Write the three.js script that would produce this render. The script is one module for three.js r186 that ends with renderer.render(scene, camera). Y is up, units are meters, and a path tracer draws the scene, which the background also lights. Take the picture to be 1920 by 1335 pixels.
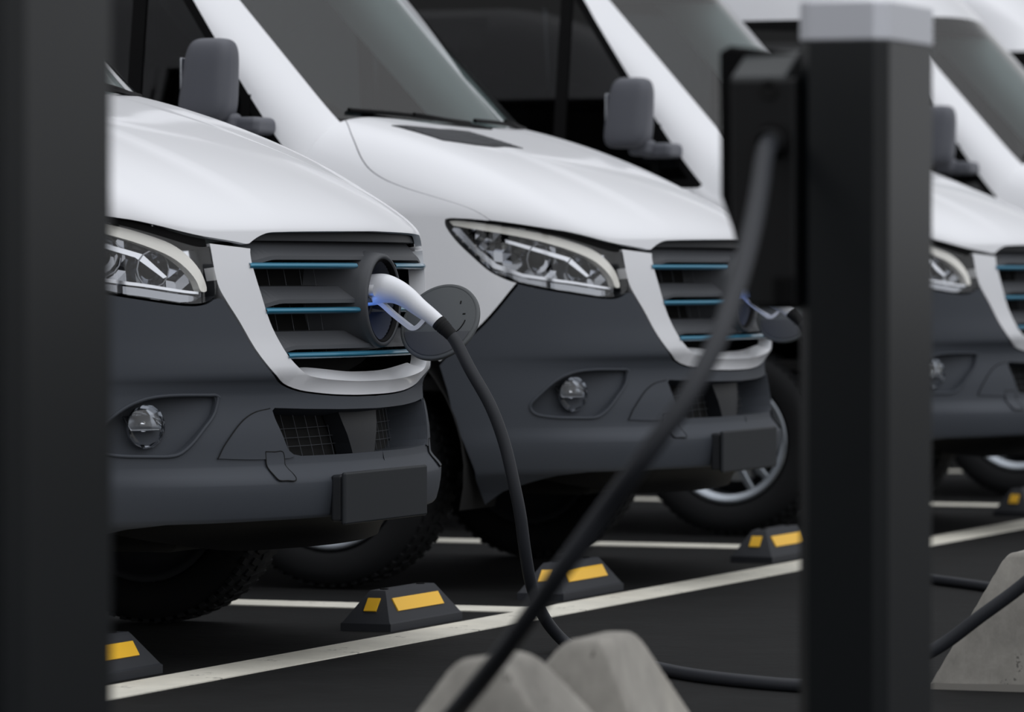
import * as THREE from 'three';
import { mergeGeometries } from 'three/addons/utils/BufferGeometryUtils.js';
import { RoundedBoxGeometry } from 'three/addons/geometries/RoundedBoxGeometry.js';

// ---------- camera, sky, exposure
const scene = new THREE.Scene();
const camera = new THREE.PerspectiveCamera(8.3136, 1920 / 1335, 0.5, 400);
camera.position.set(4.7532, 0.96, 11.5649);
camera.lookAt(4.7532 - 0.357836, 0.96 - 0.017147, 11.5649 - 0.933627);
camera.focus = 12.3; camera.userData.fStop = 4.2;
const renderer = new THREE.WebGLRenderer({ antialias: true });
renderer.toneMapping = THREE.LinearToneMapping;
renderer.toneMappingExposure = 1.1;
renderer.shadowMap.enabled = true;

function overcastSky() {                                  // thick overcast, a little brighter where the sun stands behind the cloud
  const W = 256, Hh = 128, d = new Float32Array(W * Hh * 4), sun = new THREE.Vector3(0.74, 0.62, 0.26).normalize();
  for (let j = 0; j < Hh; j++) for (let i = 0; i < W; i++) {
    const el = ((j + .5) / Hh - .5) * Math.PI, az = ((i + .5) / W - .5) * 2 * Math.PI;
    const x = Math.cos(el) * Math.cos(az), y = Math.sin(el), z = Math.cos(el) * Math.sin(az);
    const up = Math.max(0, y), glow = Math.max(0, x * sun.x + y * sun.y + z * sun.z);
    const drift = .04 * Math.sin(3 * x + 5 * z + 2 * Math.sin(4 * x)) + .03 * Math.sin(7 * z - 4 * x);
    const side = clamp01(.5 + .5 * (x * .95 + z * .25)), ss = side * side * (3 - 2 * side), e = Math.max(0, el) * 57.3;
    const deck = mix(.08, .62, ss), low = 1 - smooth(9, 16, e), high = smooth(18, 75, e);   // dark cloud deck behind the vans, a pale strip under it, bright overhead
    let l = (deck + mix(.5, .02, ss) * low + (1.16 - deck) * high) * (1 + drift) + .5 * glow ** 3;
    if (y < 0) l = .1;
    d.set([l * .975, l * .99, l * 1.02, 1], (j * W + i) * 4);
  }
  const t = new THREE.DataTexture(d, W, Hh, THREE.RGBAFormat, THREE.FloatType);
  t.mapping = THREE.EquirectangularReflectionMapping; t.magFilter = THREE.LinearFilter; t.minFilter = THREE.LinearFilter; t.needsUpdate = true;
  return t;
}
const mix = (a, b, t) => a + (b - a) * t, clamp01 = (x) => Math.min(1, Math.max(0, x)), smooth = (a, b, x) => { const t = clamp01((x - a) / (b - a)); return t * t * (3 - 2 * t); };
const sky = overcastSky(); scene.background = sky; scene.environment = sky;

// ---------- small helpers
let seed = 7; const rnd = () => { seed = (seed * 1664525 + 1013904223) >>> 0; return seed / 4294967296; };
const used = {};
function numbered(n) { const k = used[n] = (used[n] ?? -1) + 1; return k ? `${n}_${String(k).padStart(3, '0')}` : n; }
function tag(o, label, category, group, kind) { if (label) o.userData.label = label; if (category) o.userData.category = category; if (group) o.userData.group = group; if (kind) o.userData.kind = kind; return o; }
function add(name, geo, mat, parent) {
  const m = new THREE.Mesh(Array.isArray(geo) ? mergeGeometries(geo.map((g) => plain(g))) : geo, mat);
  m.name = parent === scene ? numbered(name) : name; m.castShadow = m.receiveShadow = true; parent.add(m); return m;
}
function plain(g) { g = g.index ? g.toNonIndexed() : g; for (const k of Object.keys(g.attributes)) if (!['position', 'normal', 'uv'].includes(k)) g.deleteAttribute(k);
  if (!g.attributes.uv) g.setAttribute('uv', new THREE.Float32BufferAttribute(new Float32Array(g.attributes.position.count * 2), 2)); return g; }
function thing(name, label, category, pos = [0, 0, 0], group) { const o = new THREE.Group(); o.name = numbered(name); o.position.set(...pos); scene.add(o); return tag(o, label, category, group); }
const rbox = (w, h, d, r = .005, x = 0, y = 0, z = 0) => new RoundedBoxGeometry(w, h, d, 2, Math.min(r, w / 2.01, h / 2.01, d / 2.01)).translate(x, y, z);
function tube(pts, r, n = 40, rs = 10) { return new THREE.TubeGeometry(new THREE.CatmullRomCurve3(pts.map((p) => new THREE.Vector3(...p)), false, 'centripetal'), n, r, rs, false); }
function extrude(pts, depth, bevel = 0) { const s = new THREE.Shape(pts.map((p) => new THREE.Vector2(...p))); return new THREE.ExtrudeGeometry(s, { depth, bevelEnabled: bevel > 0, bevelSize: bevel, bevelThickness: bevel, bevelSegments: 2, bevelOffset: -bevel, curveSegments: 8 }); }
function noise(w, h, oct, s0) {                            // tiling value noise, 0..1
  const out = new Float32Array(w * h);
  let amp = 1, tot = 0, cells = oct[0];
  for (; cells <= oct[1]; cells *= 2) {
    const g = []; for (let i = 0; i < cells * cells; i++) g.push(rnd());
    for (let y = 0; y < h; y++) for (let x = 0; x < w; x++) {
      const fx = x / w * cells, fy = y / h * cells, x0 = Math.floor(fx), y0 = Math.floor(fy); let tx = fx - x0, ty = fy - y0; tx = tx * tx * (3 - 2 * tx); ty = ty * ty * (3 - 2 * ty);
      const q = (a, b) => g[(a % cells) + (b % cells) * cells];
      out[y * w + x] += amp * ((q(x0, y0) * (1 - tx) + q(x0 + 1, y0) * tx) * (1 - ty) + (q(x0, y0 + 1) * (1 - tx) + q(x0 + 1, y0 + 1) * tx) * ty);
    }
    tot += amp; amp *= s0;
  }
  for (let i = 0; i < out.length; i++) out[i] /= tot; return out;
}
function texture(w, h, f, srgb = true) {
  const d = new Uint8Array(w * h * 4);
  for (let i = 0; i < w * h; i++) { const c = f(i % w, Math.floor(i / w), i); d[i * 4] = c[0]; d[i * 4 + 1] = c[1] ?? c[0]; d[i * 4 + 2] = c[2] ?? c[0]; d[i * 4 + 3] = 255; }
  const t = new THREE.DataTexture(d, w, h); t.wrapS = t.wrapT = THREE.RepeatWrapping; t.magFilter = THREE.LinearFilter; t.minFilter = THREE.LinearMipmapLinearFilter; t.generateMipmaps = true;
  if (srgb) t.colorSpace = THREE.SRGBColorSpace; t.needsUpdate = true; return t;
}

// ---------- materials
const std = (c, r, m = 0, o = {}) => new THREE.MeshStandardMaterial({ color: c, roughness: r, metalness: m, ...o });
const phys = (o) => new THREE.MeshPhysicalMaterial(o);
const M = {};
M.white = phys({ color: '#ebecf0', roughness: .42, specularIntensity: .6, clearcoat: .45, clearcoatRoughness: .06 });
M.dark = phys({ color: '#42464d', roughness: .55, specularIntensity: .5 });
M.darker = phys({ color: '#25272b', roughness: .5, specularIntensity: .5 });
M.black = phys({ color: '#060607', roughness: .6, specularIntensity: .25 });
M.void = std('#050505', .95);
M.slat = phys({ color: '#4a4c50', roughness: .5, specularIntensity: .6 });
M.blue = phys({ color: '#2c7f9e', roughness: .3, metalness: .35, clearcoat: .6 });
M.wire = std('#8c8f94', .45, .6);
M.chrome = std('#d9dce2', .12, 1);
M.satin = std('#a9adb3', .28, 1);
M.rim = std('#9ea4ab', .3, .9);
M.drl = phys({ color: '#fffdf5', roughness: .35, clearcoat: 1, clearcoatRoughness: .05 });
M.lens = phys({ color: '#ffffff', roughness: .02, transmission: 1, thickness: 0, ior: 1.5 });
M.mirror = phys({ color: '#585a62', roughness: .5 });
M.lid = phys({ color: '#595c5e', roughness: .55, specularIntensity: .5 });
M.plate = phys({ color: '#25282c', roughness: .5, specularIntensity: .5 });
M.screen = phys({ color: '#d3dddb', roughness: .03, transmission: 1, thickness: 0, ior: 1.52 });
M.tint = phys({ color: '#2a2e30', roughness: .03, transmission: 1, thickness: 0, ior: 1.5 });
M.rubber = phys({ color: '#151618', roughness: .75, specularIntensity: .5 });
M.cable = phys({ color: '#2c2e33', roughness: .5, specularIntensity: .6 });
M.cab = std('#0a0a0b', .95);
M.trim = std('#c3ccd0', .8);
M.post = phys({ color: '#0b0f12', roughness: .5, specularIntensity: .3, clearcoat: .42, clearcoatRoughness: .2 });
M.cap = phys({ color: '#cfd1d8', roughness: .35, metalness: .35 });
M.unit = phys({ color: '#0b0c0e', roughness: .45, specularIntensity: .6 });
M.hood = phys({ color: '#2a2e30', roughness: .45 });
M.plug = phys({ color: '#eceef4', roughness: .35, clearcoat: .3 });
M.guard = phys({ color: '#cfd3de', roughness: .4 });
M.glow = std('#2a5cff', .4, 0, { emissive: '#4f86ff', emissiveIntensity: 1 });
{
  const w = 512, n = noise(w, w, [8, 256], .8), big = noise(w, w, [2, 16], .6);
  M.asphalt = phys({ roughness: .8, specularIntensity: .35, map: texture(w, w, (x, y, i) => { const v = 17 + 15 * (n[i] - .5) + 10 * (big[i] - .5); return [v, v * 1.02, v * 1.05]; }), bumpMap: texture(w, w, (x, y, i) => [255 * n[i]], false), bumpScale: .003 });
  for (const k of ['map', 'bumpMap']) M.asphalt[k].repeat.set(280, 280);
  const n2 = noise(w, w, [4, 256], .75), n3 = noise(w, w, [2, 8], .5);
  M.paint = phys({ roughness: .7, map: texture(w, w, (x, y, i) => { const chip = n[i] > .7 ? .78 : 1, v = (222 + 46 * (n2[i] - .5)) * chip; return [v, v * .985, v * .93]; }), bumpMap: texture(w, w, (x, y, i) => [255 * n[i]], false), bumpScale: .001 });
  M.concrete = phys({ roughness: .9, specularIntensity: .3, map: texture(w, w, (x, y, i) => { const v = 160 + 70 * (n2[i] - .5) + 40 * (n3[i] - .5) - (n[i] > .7 ? 45 : 0), b = Math.max(0, n3[i] - .55) * 60; return [v, v * .98 - b * .15, v * .94 - b * .5]; }), bumpMap: texture(w, w, (x, y, i) => [200 * n2[i] + 55 * (n[i] > .7 ? 0 : 1)], false), bumpScale: .002 });
  M.reflector = phys({ roughness: .45, clearcoat: .4, map: texture(256, 64, (x, y, i) => { const v = n3[(y * 6 % w) * w + x * 2 % w] > .62 ? 1.0 : 0; return v ? [245, 208, 130] : [250, 194, 40]; }) });
  M.pocket = M.dark;
  M.fogbowl = std('#d6d9de', .06, 1);
  M.meshwire = std('#5a5d62', .5, .5);
  M.mottle = std('#9a9da3', .1, 1, { flatShading: true });
}
// ---------- van skin: a surface S(s, v); s = metres around the nose (0 = middle, + = right-hand side), v < 0 metres below the bonnet edge, v 0..1 up to the cowl / belt line
const clamp = (x, a, b) => Math.min(b, Math.max(a, x));
const sstep = (a, b, x) => { const t = clamp((x - a) / (b - a), 0, 1); return t * t * (3 - 2 * t); };
function curve1(pts) {                                   // monotone cubic through [x, y] points
  const n = pts.length, d = [], m = [];
  for (let i = 0; i < n - 1; i++) d.push((pts[i + 1][1] - pts[i][1]) / (pts[i + 1][0] - pts[i][0]));
  m.push(d[0]); for (let i = 1; i < n - 1; i++) m.push(d[i - 1] * d[i] <= 0 ? 0 : 2 * d[i - 1] * d[i] / (d[i - 1] + d[i])); m.push(d[n - 2]);
  return (x) => {
    if (x <= pts[0][0]) return pts[0][1];
    if (x >= pts[n - 1][0]) return pts[n - 1][1];
    let i = 0; while (x > pts[i + 1][0]) i++;
    const h = pts[i + 1][0] - pts[i][0], t = (x - pts[i][0]) / h, t2 = t * t, t3 = t2 * t;
    return (2 * t3 - 3 * t2 + 1) * pts[i][1] + (t3 - 2 * t2 + t) * h * m[i] + (3 * t2 - 2 * t3) * pts[i + 1][1] + (t3 - t2) * h * m[i + 1];
  };
}
const V = (x, y, z) => new THREE.Vector3(x, y, z);
function spline2(pts, n = 12, closed = false) {          // smooth polyline through 2-D points
  const c = new THREE.CatmullRomCurve3(pts.map((p) => V(p[0], p[1], 0)), closed, 'centripetal');
  return c.getPoints(n * (pts.length - 1)).map((p) => [p.x, p.y]);
}
const plan = (() => {
  const c = new THREE.CatmullRomCurve3([[-.2, .05], [0, .063], [.2, .05], [.4, .012], [.55, -.034], [.66, -.085], [.75, -.152], [.83, -.245], [.89, -.36], [.93, -.47], [.96, -.62], [.98, -.80], [.99, -1.0], [.995, -1.6], [1.0, -2.2], [1.0, -6]].map((p) => V(p[1], 0, p[0])), false, 'centripetal');
  const P = c.getPoints(3000).filter((p) => p.z >= 0), S = [0];
  P[0].z = 0; for (let i = 1; i < P.length; i++) S.push(S[i - 1] + P[i].distanceTo(P[i - 1]));
  return (s) => { let a = 0, b = P.length - 1; while (b - a > 1) { const m = (a + b) >> 1; if (S[m] > s) b = m; else a = m; } const t = clamp((s - S[a]) / (S[b] - S[a]), 0, 1); return [mix(P[a].x, P[b].x, t), mix(P[a].z, P[b].z, t)]; };
})();
const noseShift = curve1([[.24, -.085], [.29, -.075], [.335, -.035], [.36, .020], [.372, .031], [.448, .042], [.456, .040], [.489, .012], [.496, .009], [.56, .004], [.66, -.012], [.684, -.006], [.712, .012], [.722, .013], [.80, .005], [.95, -.004], [1.06, -.017]]);
const creases = [.29, .335, .35, .36, .366, .372, .40, .43, .448, .452, .456, .472, .489, .493, .496, .66, .672, .684, .698, .712, .717, .722];
const widthAt = curve1([[.24, .90], [.29, .93], [.36, .985], [.45, 1], [1.2, 1]]);
const edgeY = curve1([[0, 1.062], [.45, 1.058], [.68, 1.055], [.9, 1.085], [1.2, 1.12], [1.6, 1.13], [6, 1.13]]);
function fascia(s, y) {
  const a = Math.abs(s), [x, z] = plan(a);
  return [x + noseShift(y) * (1 - sstep(.7, 1.35, a)), y, z * widthAt(y) * (s < 0 ? -1 : 1)];
}
const topX = curve1([[0, -.88], [.5, -.90], [.95, -.965], [1.15, -1.0], [1.35, -1.03], [1.6, -1.05], [1.75, -1.12], [6, -5.4]]);
const topY = curve1([[0, 1.430], [.4, 1.434], [.7, 1.436], [.85, 1.425], [.95, 1.405], [1.15, 1.35], [1.35, 1.28], [1.6, 1.265], [6, 1.265]]);
const topZ = curve1([[0, 0], [.5, .45], [.95, .85], [1.15, .925], [1.35, .965], [1.6, .975], [6, .975]]);
const outL = curve1([[0, .45], [.9, .35], [1.15, .2], [1.4, .02], [6, 0]]), outD = curve1([[0, .12], [.5, .10], [.9, .075], [1.15, .075], [1.4, .06], [6, .05]]), upH = curve1([[0, .075], [.6, .08], [1.0, .09], [1.4, .05], [6, .05]]);
function skin(s, v) {
  const a = Math.abs(s), e = edgeY(a);
  if (v <= 0) return fascia(s, e + v);
  const E = fascia(a, e), D = fascia(a, e - .02), h = upH(a);
  const T = [topX(a), topY(a), topZ(a)];
  if (a > 1.6) T[0] = mix(T[0], E[0] , sstep(1.6, 1.9, a));
  const P1 = [E[0] + (E[0] - D[0]) / .02 * h - .02 * (1 - sstep(.9, 1.3, a)), E[1] + h, E[2]];
  const P2 = [T[0] + outL(a), T[1] - outD(a), T[2] + .02 * sstep(.5, 1, a)];
  const u = 1 - v, b = [u * u * u, 3 * u * u * v, 3 * u * v * v, v * v * v];
  const p = [0, 1, 2].map((i) => b[0] * E[i] + b[1] * P1[i] + b[2] * P2[i] + b[3] * T[i]);
  p[1] += .008 * Math.sin(Math.PI * v) * (1 - sstep(.40, .50, a));     // raised middle of the bonnet
  if (s < 0) p[2] = -p[2];
  return p;
}
function skinNormal(s, v) {
  const e = .004, a = skin(s + e, v), b = skin(s - e, v), c = skin(s, Math.min(v + e, 1)), d = skin(s, v - e);
  return V(a[0] - b[0], a[1] - b[1], a[2] - b[2]).cross(V(c[0] - d[0], c[1] - d[1], c[2] - d[2])).normalize().multiplyScalar(-1);
}

// ---------- meshing a region of the skin: the outline is cut by a fine grid, every point lies on S(s, v)
function inCell(poly, a, b, c, d) {
  const cut = (P, f) => { const out = []; for (let i = 0; i < P.length; i++) { const p = P[i], q = P[(i + 1) % P.length], fp = f(p), fq = f(q); if (fp >= 0) out.push(p); if ((fp >= 0) !== (fq >= 0)) { const t = fp / (fp - fq); out.push([p[0] + (q[0] - p[0]) * t, p[1] + (q[1] - p[1]) * t]); } } return out; };
  let P = cut(poly, (p) => p[0] - a); if (P.length) P = cut(P, (p) => b - p[0]); return P.length ? cut(cut(P, (p) => p[1] - c), (p) => d - p[1]) : P;
}
function patch(poly, { off = 0, rim = .02, step = .035, surf = skin, nrm = skinNormal, rimOnly = false, rows = [] } = {}) {
  const pos = [], nor = [], at = (s, v, d) => { const p = surf(s, v), n = nrm(s, v); return [V(p[0] + n.x * d, p[1] + n.y * d, p[2] + n.z * d), n]; };
  const o = typeof off === 'function' ? off : () => off;
  const push = (q) => { for (const [p, n] of q) { pos.push(p.x, p.y, p.z); nor.push(n.x, n.y, n.z); } };
  let area = 0; for (let i = 0; i < poly.length; i++) { const p = poly[i], q = poly[(i + 1) % poly.length]; area += p[0] * q[1] - q[0] * p[1]; }
  if (area < 0) poly = poly.slice().reverse();
  let s0 = 1e9, s1 = -1e9, v0 = 1e9, v1 = -1e9; for (const p of poly) { s0 = Math.min(s0, p[0]); s1 = Math.max(s1, p[0]); v0 = Math.min(v0, p[1]); v1 = Math.max(v1, p[1]); }
  const cuts = [...rows]; for (let j = Math.floor(v0 / step); j * step < v1 + step; j++) if (!rows.some((r) => Math.abs(r - j * step) < step * .3)) cuts.push(j * step);
  cuts.sort((a, b) => a - b);
  if (!rimOnly) for (let i = Math.floor(s0 / step); i * step < s1; i++) {
    const col = inCell(poly, i * step, (i + 1) * step, -9, 9); if (col.length < 3) continue;
    for (let j = 0; j < cuts.length - 1; j++) {
      const P = inCell(col, i * step, (i + 1) * step, cuts[j], cuts[j + 1]).filter((p, k, A) => { const q = A[(k + 1) % A.length]; return Math.hypot(p[0] - q[0], p[1] - q[1]) > 1e-7; });
      if (P.length < 3) continue;
      const c = P.map((p) => at(p[0], p[1], o(p[0], p[1])));
      for (const t of THREE.ShapeUtils.triangulateShape(P.map((p) => new THREE.Vector2(...p)), [])) {
        const T = t.map((k) => c[k]); const g = T[1][0].clone().sub(T[0][0]).cross(T[2][0].clone().sub(T[0][0]));
        push(g.dot(T[0][1]) < 0 ? [T[0], T[2], T[1]] : T);
      }
    }
  }
  if (rim) for (let i = 0; i < poly.length; i++) {
    const p = poly[i], q = poly[(i + 1) % poly.length], L = Math.hypot(p[0] - q[0], p[1] - q[1]); if (L < 1e-6) continue; const n = Math.max(1, Math.ceil(L / step));
    for (let k = 0; k < n; k++) {
      const a = [mix(p[0], q[0], k / n), mix(p[1], q[1], k / n)], b = [mix(p[0], q[0], (k + 1) / n), mix(p[1], q[1], (k + 1) / n)];
      const A = at(...a, o(...a))[0], B = at(...b, o(...b))[0], A2 = at(...a, o(...a) - rim)[0], B2 = at(...b, o(...b) - rim)[0];
      const g = B.clone().sub(A).cross(A2.clone().sub(A)).normalize().multiplyScalar(-1);
      push([[A, g], [A2, g], [B, g], [B, g], [A2, g], [B2, g]]);
    }
  }
  const G = new THREE.BufferGeometry(); G.setAttribute('position', new THREE.Float32BufferAttribute(pos, 3)); G.setAttribute('normal', new THREE.Float32BufferAttribute(nor, 3));
  return plain(G);
}
const flipPoly = (P) => P.map((p) => [-p[0], p[1]]);
const both = (P) => [...P, ...flipPoly(P).reverse()];      // P runs from the middle line round to the middle line
function grid(f, nu, nv) {                                  // surface f(u, v), both 0..1, smooth normals
  const pos = [], idx = []; for (let j = 0; j <= nv; j++) for (let i = 0; i <= nu; i++) pos.push(...f(i / nu, j / nv));
  for (let j = 0; j < nv; j++) for (let i = 0; i < nu; i++) { const a = j * (nu + 1) + i, b = a + nu + 1; idx.push(a, a + 1, b, b, a + 1, b + 1); }
  const G = new THREE.BufferGeometry(); G.setAttribute('position', new THREE.Float32BufferAttribute(pos, 3)); G.setIndex(idx); G.computeVertexNormals(); return G;
}
function strip(path, r, parent, name, mat) { return add(name, tube(path, r), mat, parent); }
const fasciaNormal = (s, y) => { const e = .002, a = fascia(s + e, y), b = fascia(s - e, y), c = fascia(s, y + e), d = fascia(s, y - e); return V(a[0] - b[0], a[1] - b[1], a[2] - b[2]).cross(V(c[0] - d[0], c[1] - d[1], c[2] - d[2])).normalize().multiplyScalar(-1); };
const low = (P, o = {}) => patch(P.map((p) => [p[0], p[1] + edgeY(Math.abs(p[0]))]), { surf: fascia, nrm: fasciaNormal, rows: creases, ...o });   // outlines in (s, v), meshed in (s, height)
const onSkin = (s, v, d = 0) => { const p = skin(s, v), n = skinNormal(s, v); return [p[0] + n.x * d, p[1] + n.y * d, p[2] + n.z * d]; };
const vOf = (s, y) => y - edgeY(Math.abs(s));

// outlines, in (s, v)
const bonnetLower = [[0, 0], [.28, .0], [.44, -.001], [.495, -.003], [.53, -.012], [.553, -.022], [.567, -.028], [.613, -.022], [.688, -.012], [.782, -.004], [.889, 0], [1.0, .002], [1.118, .004]];
const bonnetSide = [[1.118, .004], [1.135, .06], [1.154, .127], [1.195, .27], [1.214, .40], [1.215, .50], [1.204, .60], [1.171, .709], [1.107, .806], [1.0, .911], [.90, .975], [.86, 1]];
const hlTop = [[.690, -.034], [.72, -.037], [.787, -.030], [.844, -.024], [.948, -.014], [1.0, -.011], [1.12, -.009], [1.19, -.006], [1.235, -.005], [1.255, -.010]];
const hlLow = [[1.255, -.010], [1.252, -.022], [1.222, -.062], [1.174, -.106], [1.123, -.146], [1.088, -.162], [1.046, -.173], [.989, -.179], [.915, -.182], [.843, -.182], [.751, -.176], [.711, -.167], [.684, -.152]];
const hlInner = [[.684, -.152], [.678, -.113], [.687, -.067], [.690, -.034]];
const trimOut = [[.688, -.027], [.686, -.044], [.682, -.095], [.672, -.133], [.652, -.165], [.614, -.215], [.552, -.302], [.495, -.350], [.409, -.380], [.273, -.397], [.12, -.405], [0, -.407]];
const trimIn = [[.562, -.040], [.564, -.052], [.562, -.077], [.553, -.109], [.539, -.148], [.511, -.219], [.477, -.272], [.455, -.300], [.427, -.324], [.385, -.347], [.33, -.357], [.24, -.365], [.12, -.371], [0, -.373]];
const fogOut = [[.674, -.396], [.684, -.430], [.729, -.476], [.773, -.521], [.80, -.540], [.86, -.553], [.95, -.561], [.99, -.556], [1.0, -.538], [.965, -.497], [.91, -.450], [.85, -.419], [.775, -.400], [.70, -.393]];
const diag = [[1.043, -.177], [1.146, -.308], [1.262, -.415]];
const arch = [[1.275, vOf(1.275, .68)], [1.25, vOf(1.25, .60)], [1.235, vOf(1.235, .53)], [1.20, vOf(1.2, .43)], [1.17, vOf(1.17, .34)], [1.15, vOf(1.15, .26)]];
const archTop = [[1.275, -.43], [1.35, -.365], [1.45, -.305], [1.58, -.278], [1.70, -.275]];
const archRear = [[1.715, -.277], [1.86, -.31], [1.98, -.40], [2.05, -.52], [2.08, -.66], [2.085, -.78]];
const shelfTop = -.567, sillLow = -.79;

const flatted = (g) => { g = plain(g); g.computeVertexNormals(); return g; };
const hash = (a, b) => { const q = Math.sin(Math.round(a * 500) * 12.9898 + Math.round(b * 500) * 78.233) * 43758.5453; return q - Math.floor(q); };
function lathe(profile, n = 40) { return new THREE.LatheGeometry(profile.map((p) => new THREE.Vector2(p[0], p[1])), n); }
const alongX = (g) => g.rotateZ(-Math.PI / 2);              // lathe axis y -> +x
function annulus(s0, v0, rx, ry, n = 28) { return Array.from({ length: n }, (_, i) => [s0 + rx * Math.cos(i / n * 2 * Math.PI), v0 + ry * Math.sin(i / n * 2 * Math.PI)]); }

function buildWheel(side) {                                 // axis z, outer face towards side
  const w = new THREE.Group(); w.name = 'wheel';
  const prof = [[.225, -.09], [.245, -.112], [.29, -.118], [.325, -.108], [.338, -.085], [.341, 0], [.338, .085], [.325, .108], [.29, .118], [.245, .112], [.225, .09]];
  const g = [lathe(prof, 64).rotateX(Math.PI / 2)];
  for (let i = 0; i < 60; i++) for (const [k, wd] of [[-.088, .044], [-.035, .04], [.02, .04], [.075, .05]]) {
    const a = (i + (k > 0 ? .5 : 0)) / 60 * 2 * Math.PI, b = new THREE.BoxGeometry(.018, .010, wd).rotateY(k > 0 ? .25 : -.25).translate(0, .3395 - (Math.abs(k) > .07 ? .006 : 0), k).rotateZ(a); g.push(b);
  }
  add('tire', g, M.rubber, w);
  const rim = [lathe([[.198, -.095], [.226, -.105], [.229, -.095], [.205, -.07], [.19, .02], [.200, .075], [.205, .095], [.229, .098], [.227, .107], [.214, .107], [.195, .09]], 56).rotateX(Math.PI / 2)];
  for (let i = 0; i < 5; i++) for (const dx of [-.030, .030]) {
    rim.push(new RoundedBoxGeometry(.028, .165, .03, 2, .008).rotateZ(-dx * 3).translate(dx, .125, .062).rotateZ(i / 5 * 2 * Math.PI));
  }
  rim.push(lathe([[0, .045], [.06, .045], [.075, .06], [.07, .08], [.04, .085], [0, .085]], 24).rotateX(Math.PI / 2));
  add('rim', rim, M.rim, w);
  add('brake_disc', lathe([[0, -.01], [.15, -.01], [.15, .015], [0, .015]], 32).rotateX(Math.PI / 2).translate(0, 0, -.02), M.satin, w);
  add('brake_shield', lathe([[0, -.075], [.17, -.075], [.205, -.108], [.229, -.112], [.229, -.104], [.18, -.06], [0, -.06]], 36).rotateX(Math.PI / 2), M.darker, w);
  add('hub_cap', lathe([[0, .10], [.022, .098], [.032, .085], [.032, .08]], 20).rotateX(Math.PI / 2), M.darker, w);
  if (side < 0) w.rotation.y = Math.PI;
  return w;
}
function mirrored(g) { const m = g.clone().applyMatrix4(new THREE.Matrix4().makeScale(1, 1, -1)); if (m.index) { const a = m.index.array; for (let i = 0; i < a.length; i += 3) { const t = a[i]; a[i] = a[i + 2]; a[i + 2] = t; } } else { for (const k of Object.keys(m.attributes)) { const A = m.attributes[k], n = A.itemSize, a = A.array; for (let i = 0; i < A.count; i += 3) for (let c = 0; c < n; c++) { const t = a[i * n + c]; a[i * n + c] = a[(i + 2) * n + c]; a[(i + 2) * n + c] = t; } } } return m; }
function pair(name, geos, mat, parent) { const g = Array.isArray(geos) ? mergeGeometries(geos.map(plain)) : plain(geos); return [add(name, g, mat, parent), add(name, mirrored(g), mat, parent)]; }

// windscreen, a in -1..1 across, b in 0..1 up
const screenAt = (a, b) => { const w = mix(.815, .755, b), x = mix(-.83 - .125 * a * a, -1.43 - .115 * a * a, b), y = mix(1.405, 2.085 - .03 * a * a, b); return [x, y, a * w]; };
const winZ = (y) => .968 - .115 * clamp((y - 1.27) / .78, 0, 1.4) ** 1.2;
const roofZ = (a) => { const s = Math.sign(a), t = Math.abs(a); return t <= 1 ? [2.56 - .03 * t * t - .10 * t ** 6, s * .78 * t] : [2.43 - (t - 1) * 4 * .38, s * (.78 + (winZ(2.05) - .78) * ((t - 1) * 4) ** .6)]; };

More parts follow.
